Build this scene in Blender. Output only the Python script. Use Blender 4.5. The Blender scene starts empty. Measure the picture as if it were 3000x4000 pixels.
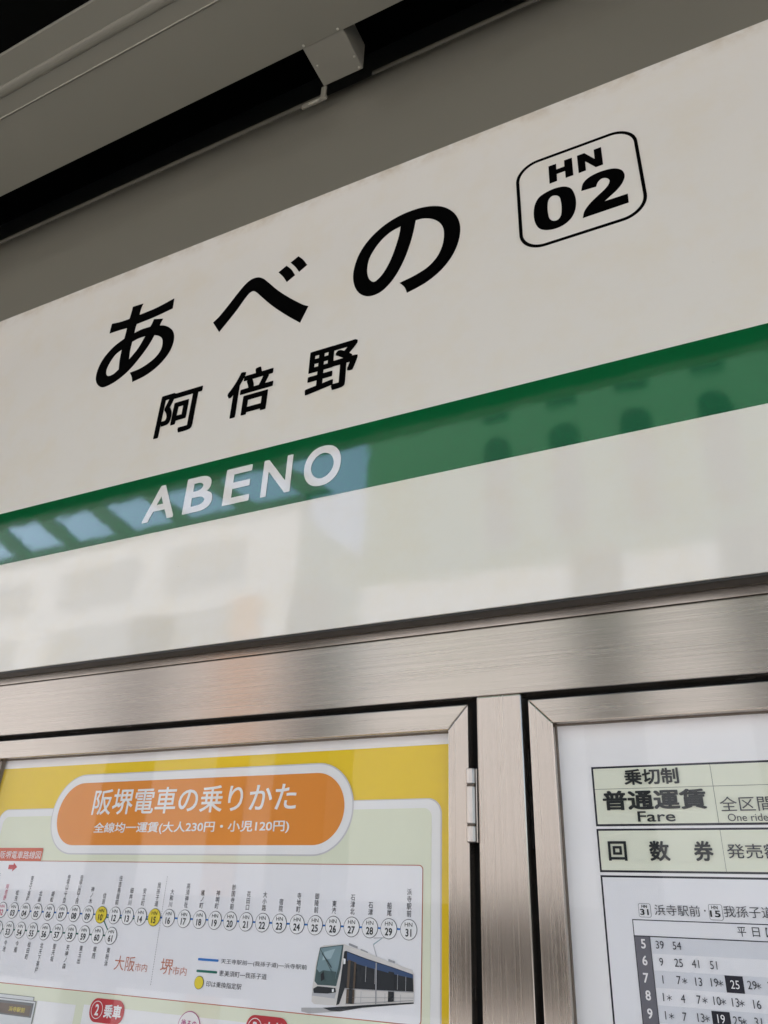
import bpy, bmesh, math, random
from mathutils import Vector, Matrix
from mathutils.geometry import tessellate_polygon

SC = bpy.context.scene
COL = SC.collection
random.seed(7)
EYE = 1.6            # camera height above the platform; all z below are given from the eye unless they pass through W()

# ------------------------------------------------------------------ camera, world, sun, exposure
cam_data = bpy.data.cameras.new("camera")
cam = bpy.data.objects.new("camera", cam_data)
COL.objects.link(cam)
SC.camera = cam
cam_data.sensor_fit = 'HORIZONTAL'
cam_data.sensor_width = 36.0
cam_data.lens = 36.0 * 2980 / 3000
cam_data.clip_start = 0.02
cam_data.clip_end = 500
YAW, PITCH, ROLL = 0.4709872507, 0.4893414742, 0.0427811436
rot = (Matrix.Rotation(YAW, 3, 'Z') @ Matrix.Rotation(PITCH, 3, 'X'))
right, fwd, up = rot.col[0].copy(), rot.col[1].copy(), rot.col[2].copy()
r2 = right * math.cos(ROLL) + up * math.sin(ROLL)
u2 = -right * math.sin(ROLL) + up * math.cos(ROLL)
m = Matrix((r2, u2, -fwd)).transposed().to_4x4()
m.translation = Vector((0, -1, EYE))
cam.matrix_world = m

world = bpy.data.worlds.new("World")
SC.world = world
world.use_nodes = True
nt = world.node_tree
sky = nt.nodes.new('ShaderNodeTexSky')
sky.sky_type = 'NISHITA'
sky.sun_disc = False
SUN_EL, SUN_AZ = math.radians(50), math.radians(290)   # azimuth clockwise from +Y
sky.sun_elevation = SUN_EL
sky.sun_rotation = SUN_AZ
sky.air_density = 1.0
sky.dust_density = 3.0
bg = nt.nodes['Background']
bg.inputs['Strength'].default_value = 0.15
nt.links.new(sky.outputs[0], bg.inputs['Color'])

sun_data = bpy.data.lights.new("sun", 'SUN')
sun_data.energy = 2.6
sun_data.angle = math.radians(0.5)
sun_data.color = (1.0, 0.95, 0.88)
sun = bpy.data.objects.new("sun", sun_data)
COL.objects.link(sun)
sd = Vector((math.sin(SUN_AZ) * math.cos(SUN_EL), math.cos(SUN_AZ) * math.cos(SUN_EL), math.sin(SUN_EL)))
sun.rotation_euler = sd.to_track_quat('Z', 'Y').to_euler()

SC.view_settings.view_transform = 'Standard'
SC.view_settings.look = 'None'
SC.view_settings.gamma = 1.0
SC.view_settings.exposure = 1.67
SC.cycles.use_denoising = True
SC.cycles.max_bounces = 10
SC.cycles.diffuse_bounces = 6
SC.cycles.glossy_bounces = 5
SC.cycles.transparent_max_bounces = 10

# ------------------------------------------------------------------ materials
def new_mat(name):
    mt = bpy.data.materials.new(name)
    mt.use_nodes = True
    return mt, mt.node_tree, mt.node_tree.nodes['Principled BSDF']

def coords(t, scale=(1, 1, 1)):
    c = t.nodes.new('ShaderNodeTexCoord')
    mp = t.nodes.new('ShaderNodeMapping')
    mp.inputs['Scale'].default_value = scale
    t.links.new(c.outputs['Object'], mp.inputs['Vector'])
    return mp.outputs['Vector']

def noise(t, vec, scale, detail=3, rough=0.5):
    n = t.nodes.new('ShaderNodeTexNoise')
    n.inputs['Scale'].default_value = scale
    n.inputs['Detail'].default_value = detail
    n.inputs['Roughness'].default_value = rough
    t.links.new(vec, n.inputs['Vector'])
    return n.outputs['Fac']

def ramp(t, fac, stops):
    r = t.nodes.new('ShaderNodeValToRGB')
    e = r.color_ramp.elements
    while len(e) < len(stops):
        e.new(0.5)
    for k, (p, c) in enumerate(stops):
        e[k].position = p
        e[k].color = (c, c, c, 1) if isinstance(c, (int, float)) else (*c, 1)
    t.links.new(fac, r.inputs['Fac'])
    return r.outputs['Color']

def mix(t, fac, a, b):
    n = t.nodes.new('ShaderNodeMix')
    n.data_type = 'RGBA'
    for sock, v in ((n.inputs[0], fac), (n.inputs[6], a), (n.inputs[7], b)):
        if hasattr(v, 'is_output'):
            t.links.new(v, sock)
        elif isinstance(v, (int, float)):
            sock.default_value = v
        else:
            sock.default_value = (*v, 1)
    return n.outputs[2]

def bump(t, bsdf, height, strength, dist=0.001):
    b = t.nodes.new('ShaderNodeBump')
    b.inputs['Strength'].default_value = strength
    b.inputs['Distance'].default_value = dist
    t.links.new(height, b.inputs['Height'])
    t.links.new(b.outputs['Normal'], bsdf.inputs['Normal'])

def paint(name, col, rough=0.5, vary=0.06, scale=6, bmp=0.0, metallic=0.0, spec=0.5, bscale=60):
    mt, t, b = new_mat(name)
    v = coords(t)
    f = noise(t, v, scale, 4)
    lo = tuple(c * (1 - vary) for c in col)
    hi = tuple(min(1, c * (1 + vary)) for c in col)
    t.links.new(mix(t, f, lo, hi), b.inputs['Base Color'])
    b.inputs['Roughness'].default_value = rough
    b.inputs['Metallic'].default_value = metallic
    b.inputs['Specular IOR Level'].default_value = spec
    if bmp:
        bump(t, b, noise(t, v, bscale, 2), bmp)
    return mt

def gloss_panel(name, col, stain=True, rough=0.06, coat=0.0):
    """Enamel panel or adhesive film: glossy, slightly wavy, with fine scuffs and yellowish blotches."""
    mt, t, b = new_mat(name)
    v = coords(t)
    base = col
    if stain:
        blot = ramp(t, noise(t, v, 7.0, 6, 0.65), [(0.47, 0), (0.75, 0.42)])
        base = mix(t, blot, base, (col[0] * 0.97, col[1] * 0.90, col[2] * 0.74))
        dust = ramp(t, noise(t, coords(t, (1, 1, 0.6)), 60.0, 5, 0.7), [(0.66, 0), (0.80, 0.35)])
        base = mix(t, dust, base, tuple(c * 0.72 for c in col))
        sep = t.nodes.new('ShaderNodeSeparateXYZ'); t.links.new(v, sep.inputs[0])   # rust-tinged grime creeping in from the top edge
        mr = t.nodes.new('ShaderNodeMapRange')
        mr.inputs['From Min'].default_value = EYE + 1.425; mr.inputs['From Max'].default_value = EYE + 1.466
        t.links.new(sep.outputs[2], mr.inputs['Value'])
        eg = t.nodes.new('ShaderNodeMath'); eg.operation = 'MULTIPLY'
        t.links.new(mr.outputs[0], eg.inputs[0]); t.links.new(ramp(t, noise(t, v, 16.0, 5, 0.7), [(0.42, 0), (0.72, 0.75)]), eg.inputs[1])
        base = mix(t, eg.outputs[0], base, (0.52, 0.40, 0.25))
        speck = ramp(t, noise(t, coords(t, (1, 1, 2.2)), 130.0, 2, 0.5), [(0.765, 0), (0.80, 0.75)])
        gate = ramp(t, noise(t, v, 5.0, 3), [(0.42, 0), (0.62, 1)])
        mul = t.nodes.new('ShaderNodeMath'); mul.operation = 'MULTIPLY'
        t.links.new(speck, mul.inputs[0]); t.links.new(gate, mul.inputs[1])
        base = mix(t, mul.outputs[0], base, (0.23, 0.19, 0.15))
    else:
        f = noise(t, v, 12, 3)
        base = mix(t, f, tuple(c * 0.94 for c in col), tuple(c * 1.06 for c in col))
    t.links.new(base, b.inputs['Base Color'])
    b.inputs['Roughness'].default_value = rough
    b.inputs['Specular IOR Level'].default_value = 1.0 if coat else 0.95
    b.inputs['Coat Weight'].default_value = coat
    b.inputs['Coat IOR'].default_value = 1.65
    b.inputs['Coat Roughness'].default_value = 0.04
    bm1 = noise(t, v, 9, 2)
    bm2 = noise(t, v, 140, 2)
    add = t.nodes.new('ShaderNodeMath'); add.operation = 'MULTIPLY_ADD'
    add.inputs[1].default_value = 0.035
    t.links.new(bm2, add.inputs[0]); t.links.new(bm1, add.inputs[2])
    bump(t, b, add.outputs[0], 0.35, 0.0012)
    return mt

def steel(name, axis, col=(0.495, 0.44, 0.385), rough=0.24, aniso=0.88):
    """Brushed stainless steel; axis is the brushing direction."""
    mt, t, b = new_mat(name)
    sc = (3, 60, 900) if axis == 'X' else (900, 60, 3)
    fine = noise(t, coords(t, sc), 1.0, 3, 0.6)
    sc2 = (22, 60, 260) if axis == 'X' else (260, 60, 22)
    scr = ramp(t, noise(t, coords(t, sc2), 1.0, 2, 0.5), [(0.71, 0), (0.78, 0.40)])
    cloud = noise(t, coords(t), 5, 4, 0.6)
    base = mix(t, cloud, tuple(c * 0.93 for c in col), tuple(c * 1.05 for c in col))
    base = mix(t, fine, base, tuple(c * 1.03 for c in col))
    sc3 = (1.6, 60, 150) if axis == 'X' else (150, 60, 1.6)
    streak = ramp(t, noise(t, coords(t, sc3), 1.0, 4, 0.65), [(0.30, 0.935), (0.70, 1.0)])
    mm = t.nodes.new('ShaderNodeMix'); mm.data_type = 'RGBA'; mm.blend_type = 'MULTIPLY'; mm.inputs[0].default_value = 1.0
    t.links.new(base, mm.inputs[6]); t.links.new(streak, mm.inputs[7]); base = mm.outputs[2]
    base = mix(t, scr, base, tuple(c * 0.52 for c in col))
    t.links.new(base, b.inputs['Base Color'])
    b.inputs['Metallic'].default_value = 1.0
    rr = ramp(t, fine, [(0.3, rough * 0.85), (0.7, rough * 1.2)])
    t.links.new(rr, b.inputs['Roughness'])
    b.inputs['Anisotropic'].default_value = aniso
    tn = t.nodes.new('ShaderNodeCombineXYZ')
    tn.inputs[0].default_value = 0.0 if axis == 'X' else 1.0
    tn.inputs[2].default_value = 1.0 if axis == 'X' else 0.0      # the blur runs across the brushing
    t.links.new(tn.outputs[0], b.inputs['Tangent'])
    bump(t, b, fine, 0.05, 0.0003)
    return mt

def glass_mat(name):
    mt, t, b = new_mat(name)
    t.nodes.remove(b)
    out = t.nodes['Material Output']
    tr = t.nodes.new('ShaderNodeBsdfTransparent')
    tr.inputs[0].default_value = (0.985, 0.99, 0.985, 1)
    gl = t.nodes.new('ShaderNodeBsdfGlossy')
    gl.inputs['Roughness'].default_value = 0.015
    fr = t.nodes.new('ShaderNodeFresnel')
    geo = t.nodes.new('ShaderNodeNewGeometry')                 # a thin pane: the same reflection from either side
    ex = t.nodes.new('ShaderNodeMath'); ex.operation = 'MULTIPLY_ADD'
    ex.inputs[1].default_value = -2.0; ex.inputs[2].default_value = 1.0
    pw = t.nodes.new('ShaderNodeMath'); pw.operation = 'POWER'; pw.inputs[0].default_value = 1.52
    t.links.new(geo.outputs['Backfacing'], ex.inputs[0]); t.links.new(ex.outputs[0], pw.inputs[1])
    t.links.new(pw.outputs[0], fr.inputs['IOR'])
    mx = t.nodes.new('ShaderNodeMixShader')
    sm = ramp(t, noise(t, coords(t, (1, 1, 1)), 9, 5, 0.7), [(0.35, 0.012), (0.8, 0.05)])
    t.links.new(sm, gl.inputs['Roughness'])
    t.links.new(fr.outputs[0], mx.inputs[0])
    t.links.new(tr.outputs[0], mx.inputs[1])
    t.links.new(gl.outputs[0], mx.inputs[2])
    t.links.new(mx.outputs[0], out.inputs['Surface'])
    return mt

M = {}
M['sign_white'] = gloss_panel('sign_white_enamel', (0.82, 0.785, 0.715))
M['sign_green'] = gloss_panel('sign_green_film', (0.0015, 0.117, 0.034), stain=False, rough=0.05, coat=1.0)
M['film_white'] = gloss_panel('white_letter_film', (0.80, 0.78, 0.75), stain=False, rough=0.05)
M['film_black'] = paint('black_letter_film', (0.0015, 0.0015, 0.0015), 0.4, 0.2, spec=0.02)
M['trim_shade'] = paint('sign_trim_shade', (0.018, 0.016, 0.013), 0.45, 0.25, 20)  # dark trim, with the shadow under the board put into its colour
M['steel_x'] = steel('brushed_steel_horizontal', 'X')
M['steel_z'] = steel('brushed_steel_vertical', 'Z')
M['steel_hinge'] = steel('hinge_steel', 'Z', (0.55, 0.50, 0.46), 0.36, 0.3)
M['dark_gap'] = paint('case_interior_black', (0.006, 0.006, 0.006), 0.8, 0.2)
M['gasket'] = paint('brown_gasket', (0.16, 0.125, 0.095), 0.7, 0.25, 40)
M['glass'] = glass_mat('notice_case_glass')
M['beam'] = paint('grey_green_beam_paint', (0.235, 0.223, 0.178), 0.42, 0.07, 3, 0.10, bscale=90)
M['fascia'] = paint('grey_fascia_paint', (0.178, 0.168, 0.134), 0.30, 0.08, 2.5, 0.06, bscale=70)
M['arm_paint'] = paint('arm_grey_paint', (0.285, 0.27, 0.22), 0.42, 0.07, 3, 0.10, bscale=90)
M['cavity_shade'] = paint('dark_cavity_shade', (0.045, 0.045, 0.038), 0.6, 0.1, 4)  # shade of the gap above the lip, put into a dark colour
M['weld'] = paint('weld_bead_paint', (0.46, 0.43, 0.35), 0.5, 0.2, 60, 0.5, bscale=200)
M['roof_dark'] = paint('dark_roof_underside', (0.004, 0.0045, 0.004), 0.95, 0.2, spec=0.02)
def ink(name, col, rough=0.55):
    M[name] = paint('print_' + name, col, rough, 0.03, 14, spec=0.3)
ink('paper', (0.91, 0.885, 0.89)); ink('paper_cool', (0.86, 0.85, 0.88)); ink('yellow', (0.87, 0.595, 0.008))
ink('pale_green', (0.765, 0.785, 0.62)); ink('orange', (0.80, 0.275, 0.032)); ink('white', (0.86, 0.85, 0.86))
ink('halo_grey', (0.62, 0.60, 0.62)); ink('red_tab', (0.62, 0.10, 0.035)); ink('line_red', (0.50, 0.17, 0.10))
ink('red', (0.52, 0.035, 0.045)); ink('text', (0.045, 0.045, 0.055)); ink('text_black', (0.012, 0.016, 0.017))
ink('blue', (0.035, 0.19, 0.56)); ink('green', (0.02, 0.17, 0.13)); ink('circle_yellow', (0.82, 0.65, 0.05))
ink('city', (0.60, 0.20, 0.115)); ink('pink_text', (0.60, 0.12, 0.20)); ink('magenta', (0.45, 0.06, 0.25))
ink('cream', (0.80, 0.81, 0.67)); ink('frame_black', (0.018, 0.018, 0.03)); ink('hour_grey', (0.16, 0.155, 0.18))
ink('band', (0.735, 0.74, 0.785)); ink('hairline', (0.10, 0.11, 0.10)); ink('screen_amber', (0.62, 0.50, 0.06))
ink('device_grey', (0.115, 0.125, 0.135)); ink('device_light', (0.66, 0.68, 0.70)); ink('tram_body', (0.70, 0.67, 0.65))
ink('tram_dark', (0.022, 0.026, 0.032)); ink('tram_blue', (0.045, 0.085, 0.19)); ink('tram_glass', (0.21, 0.31, 0.34))
ink('tram_glass_dark', (0.07, 0.115, 0.12)); ink('tram_grey', (0.36, 0.36, 0.38)); ink('tram_bronze', (0.12, 0.085, 0.06))
ink('tram_sky', (0.36, 0.48, 0.52)); ink('tram_silver', (0.50, 0.50, 0.53)); ink('tram_shadow', (0.42, 0.47, 0.58)); ink('tram_rail', (0.46, 0.45, 0.46))

# ------------------------------------------------------------------ mesh collector
class MB:
    def __init__(s):
        s.v, s.f, s.mi, s.mats, s.smooth = [], [], [], [], []
    def slot(s, name):
        if name not in s.mats:
            s.mats.append(name)
        return s.mats.index(name)
    def add(s, vs, fs, mat, smooth=False):
        o = len(s.v); k = s.slot(mat)
        s.v += [tuple(p) for p in vs]
        for f in fs:
            s.f.append(tuple(o + i for i in f)); s.mi.append(k); s.smooth.append(smooth)
        return s
    def bm(s, b, mat, smooth=False):
        b.verts.index_update()
        s.add([v.co for v in b.verts], [[v.index for v in f.verts] for f in b.faces], mat, smooth)
        b.free()
        return s
    def box(s, x0, x1, y0, y1, z0, z1, mat, bev=0.0, seg=2):
        b = bmesh.new()
        bmesh.ops.create_cube(b, size=1)
        for v in b.verts:
            v.co = Vector((x0 + (v.co.x + .5) * (x1 - x0), y0 + (v.co.y + .5) * (y1 - y0), z0 + (v.co.z + .5) * (z1 - z0)))
        if bev:
            bmesh.ops.bevel(b, geom=b.edges[:], offset=bev, segments=seg, profile=.6, affect='EDGES')
        return s.bm(b, mat)
    def prism(s, loops, y0, y1, mat, bev=0.0):
        """loops in x,z (first outer, then holes); solid between y0 (front) and y1."""
        loops = [fix(l, i > 0) for i, l in enumerate(loops)]
        flat = [p for l in loops for p in l]
        n = len(flat)
        tris = tessellate_polygon([[Vector((p[0], p[1], 0)) for p in l] for l in loops])
        if len(loops) == 1 and bev:
            b = bmesh.new()
            va = [b.verts.new((x, y0, z)) for x, z in flat]; vb = [b.verts.new((x, y1, z)) for x, z in flat]
            b.faces.new(va); b.faces.new(vb[::-1])
            for i in range(n):
                j = (i + 1) % n
                b.faces.new((va[j], va[i], vb[i], vb[j]))
            bmesh.ops.recalc_face_normals(b, faces=b.faces[:])
            bmesh.ops.bevel(b, geom=b.edges[:], offset=bev, segments=2, profile=.6, affect='EDGES')
            return s.bm(b, mat)
        vs = [(x, y0, z) for x, z in flat] + [(x, y1, z) for x, z in flat]
        fs = []
        for t in tris:
            a, b_, c_ = [flat[i] for i in t]
            cr = (b_[0] - a[0]) * (c_[1] - a[1]) - (b_[1] - a[1]) * (c_[0] - a[0])
            t = tuple(t) if cr > 0 else tuple(t)[::-1]     # counter-clockwise in x,z faces -y
            fs.append(t); fs.append(tuple(n + i for i in t[::-1]))
        o = 0
        for l in loops:
            k = len(l)
            for i in range(k):
                j = (i + 1) % k
                fs.append((o + j, o + i, n + o + i, n + o + j))
            o += k
        return s.add(vs, fs, mat)
    def sheet(s, loops, y, mat):
        """flat printed area in the plane y facing -y."""
        loops = [fix(l, i > 0) for i, l in enumerate(loops)]
        flat = [p for l in loops for p in l]
        fs = []
        for t in tessellate_polygon([[Vector((p[0], p[1], 0)) for p in l] for l in loops]):
            a, b_, c_ = [flat[i] for i in t]
            cr = (b_[0] - a[0]) * (c_[1] - a[1]) - (b_[1] - a[1]) * (c_[0] - a[0])
            fs.append(tuple(t) if cr > 0 else tuple(t)[::-1])
        return s.add([(x, y, z) for x, z in flat], fs, mat)
    def rect(s, x0, x1, z0, z1, y, mat):
        return s.add([(x0, y, z0), (x1, y, z0), (x1, y, z1), (x0, y, z1)], [(0, 1, 2, 3)], mat)
    def build(s, name, parent=None, autosmooth=False):
        me = bpy.data.meshes.new(name)
        me.from_pydata([(x, y, z + EYE) for x, y, z in s.v], [], s.f)
        for k in s.mats:
            me.materials.append(M[k])
        me.polygons.foreach_set('material_index', s.mi)
        me.polygons.foreach_set('use_smooth', s.smooth)
        me.update()
        ob = bpy.data.objects.new(name, me)
        COL.objects.link(ob)
        if parent is not None:
            ob.parent = parent
            ob.matrix_parent_inverse = parent.matrix_world.inverted()
        return ob

def area(l):
    return sum(l[i][0] * l[(i + 1) % len(l)][1] - l[(i + 1) % len(l)][0] * l[i][1] for i in range(len(l))) / 2

def fix(l, hole):
    l = [(p[0], p[1]) for p in l]
    return l if (area(l) > 0) != hole else l[::-1]

def spline(pts, n=6):
    """closed outline: points with a third value are corners, the others are passed through smoothly."""
    N = len(pts); out = []
    for i in range(N):
        p1, p2 = pts[i], pts[(i + 1) % N]
        c1, c2 = len(p1) > 2, len(p2) > 2
        p0 = p1 if c1 else pts[i - 1]
        p3 = p2 if c2 else pts[(i + 2) % N]
        if c1 and c2:
            out.append((p1[0], p1[1])); continue
        d = lambda a, b: max(1e-6, math.dist(a[:2], b[:2])) ** .5
        t0 = 0; t1 = t0 + (d(p0, p1) if p0 is not p1 else d(p1, p2)); t2 = t1 + d(p1, p2); t3 = t2 + (d(p2, p3) if p3 is not p2 else d(p1, p2))
        q0 = p0 if p0 is not p1 else (2 * p1[0] - p2[0], 2 * p1[1] - p2[1])
        q3 = p3 if p3 is not p2 else (2 * p2[0] - p1[0], 2 * p2[1] - p1[1])
        if c1 and not c2:
            q0 = (1.5 * p1[0] - .5 * p2[0] - 0.0, 1.5 * p1[1] - .5 * p2[1]); t0 = t1 - d(q0, p1)
            q0, t0 = (2 * p1[0] - p2[0], 2 * p1[1] - p2[1]), t1 - d(p1, p2)
        for k in range(n):
            t = t1 + (t2 - t1) * k / n
            r = []
            for a in (0, 1):
                A1 = (t1 - t) / (t1 - t0) * q0[a] + (t - t0) / (t1 - t0) * p1[a]
                A2 = (t2 - t) / (t2 - t1) * p1[a] + (t - t1) / (t2 - t1) * p2[a]
                A3 = (t3 - t) / (t3 - t2) * p2[a] + (t - t2) / (t3 - t2) * q3[a]
                B1 = (t2 - t) / (t2 - t0) * A1 + (t - t0) / (t2 - t0) * A2
                B2 = (t3 - t) / (t3 - t1) * A2 + (t - t1) / (t3 - t1) * A3
                r.append((t2 - t) / (t2 - t1) * B1 + (t - t1) / (t2 - t1) * B2)
            out.append(tuple(r))
    return out

def rrect(x0, x1, z0, z1, r, n=8, corners='abcd'):
    out = []
    for key, cx, cz, a0 in (('a', x0 + r, z0 + r, 180), ('b', x1 - r, z0 + r, 270), ('c', x1 - r, z1 - r, 0), ('d', x0 + r, z1 - r, 90)):
        if key in corners:
            for k in range(n + 1):
                a = math.radians(a0 + 90 * k / n)
                out.append((cx + r * math.cos(a), cz + r * math.sin(a)))
        else:
            out.append({'a': (x0, z0), 'b': (x1, z0), 'c': (x1, z1), 'd': (x0, z1)}[key])
    return out

def ring(cx, cz, r, n=40):
    return [(cx + r * math.cos(2 * math.pi * k / n), cz + r * math.sin(2 * math.pi * k / n)) for k in range(n)]

# ------------------------------------------------------------------ lettering
_fc = bpy.data.curves.new('lettering_curve', 'FONT')
_fo = bpy.data.objects.new('lettering_curve', _fc)
COL.objects.link(_fo)
_fc.dimensions = '2D'; _fc.fill_mode = 'FRONT'
_cache = {}
def glyphs(s, bold=0.0, res=3):
    """flat triangles of a string; heavier weights stack shifted copies of the regular outline, each a hair deeper."""
    if bold > .009:
        vs, fs = glyphs(s, 0.0, res)
        out, of = [], []
        d = bold
        for k, (dx, dy) in enumerate(((0, 0), (d, 0), (-d, 0), (0, d), (0, -d), (d * .9, d * .9), (-d * .9, d * .9), (d * .9, -d * .9), (-d * .9, -d * .9))):
            o = len(out)
            out += [(v[0] + dx, v[1] + dy, k * 8e-6) for v in vs]
            of += [tuple(o + i for i in f) for f in fs]
        return out, of
    key = (s, bold, res)
    if key not in _cache:
        _fc.body = s; _fc.offset = bold; _fc.resolution_u = res; _fc.size = 1.0
        bpy.context.view_layer.update()
        me = bpy.data.meshes.new_from_object(_fo.evaluated_get(bpy.context.evaluated_depsgraph_get()))
        _cache[key] = ([(v.co.x, v.co.y, 0.0) for v in me.vertices], [tuple(p.vertices) for p in me.polygons])
        bpy.data.meshes.remove(me)
    return _cache[key]

def put(mb, vs, fs, fx, y, mat):
    dp = [v[2] for v in vs]
    vs = [fx(v[0], v[1]) for v in vs]
    out = []
    for f in fs:
        a, b, c = vs[f[0]], vs[f[1]], vs[f[2]]
        cr = (b[0] - a[0]) * (c[1] - a[1]) - (b[1] - a[1]) * (c[0] - a[0])
        out.append(f if cr > 0 else f[::-1])
    mb.add([(v[0], y + d, v[1]) for v, d in zip(vs, dp)], out, mat)

def text_box(mb, s, box, y, mat, bold=0.0, res=3):
    """lettering scaled to fill the box (x0, z0, x1, z1)."""
    vs, fs = glyphs(s, bold, res)
    ax, bx = min(v[0] for v in vs), max(v[0] for v in vs)
    ay, by = min(v[1] for v in vs), max(v[1] for v in vs)
    x0, z0, x1, z1 = box
    put(mb, vs, fs, lambda a, b: (x0 + (a - ax) / (bx - ax) * (x1 - x0), z0 + (b - ay) / (by - ay) * (z1 - z0)), y, mat)

def text_mid(mb, s, cx, cz, h, wf, y, mat, bold=0.0, spread=1.0):
    """lettering centred at cx, cz; h is the height of its glyphs, wf narrows it."""
    vs, fs = glyphs(s, bold)
    ref = glyphs('0', bold)[0]
    ry0, ry1 = min(v[1] for v in ref), max(v[1] for v in ref)
    k = h / (ry1 - ry0)
    ax, bx = min(v[0] for v in vs), max(v[0] for v in vs)
    put(mb, vs, fs, lambda a, b: (cx + (a - (ax + bx) / 2) * k * wf, cz + (b - (ry0 + ry1) / 2) * k), y, mat)

def char_cell(mb, ch, cx, cz, size, y, mat, bold=0.0, wf=1.0):
    """one full-width character centred in a square cell."""
    vs, fs = glyphs(ch, bold, 2)
    put(mb, vs, fs, lambda a, b: (cx + (a - .5) * size * wf, cz + (b - .38) * size), y, mat)

def thing(name, label, cat, loc=(0, 0, 0), group=None):
    o = bpy.data.objects.new(name, None)
    COL.objects.link(o)
    o.location = loc
    o.empty_display_size = .05
    bpy.context.view_layer.update()
    return tag(o, label, cat, group)

def tag(o, label, cat, group=None):
    o['label'] = label; o['category'] = cat
    if group: o['group'] = group
    return o

def structure(o):
    o['kind'] = 'structure'
    return o

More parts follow.
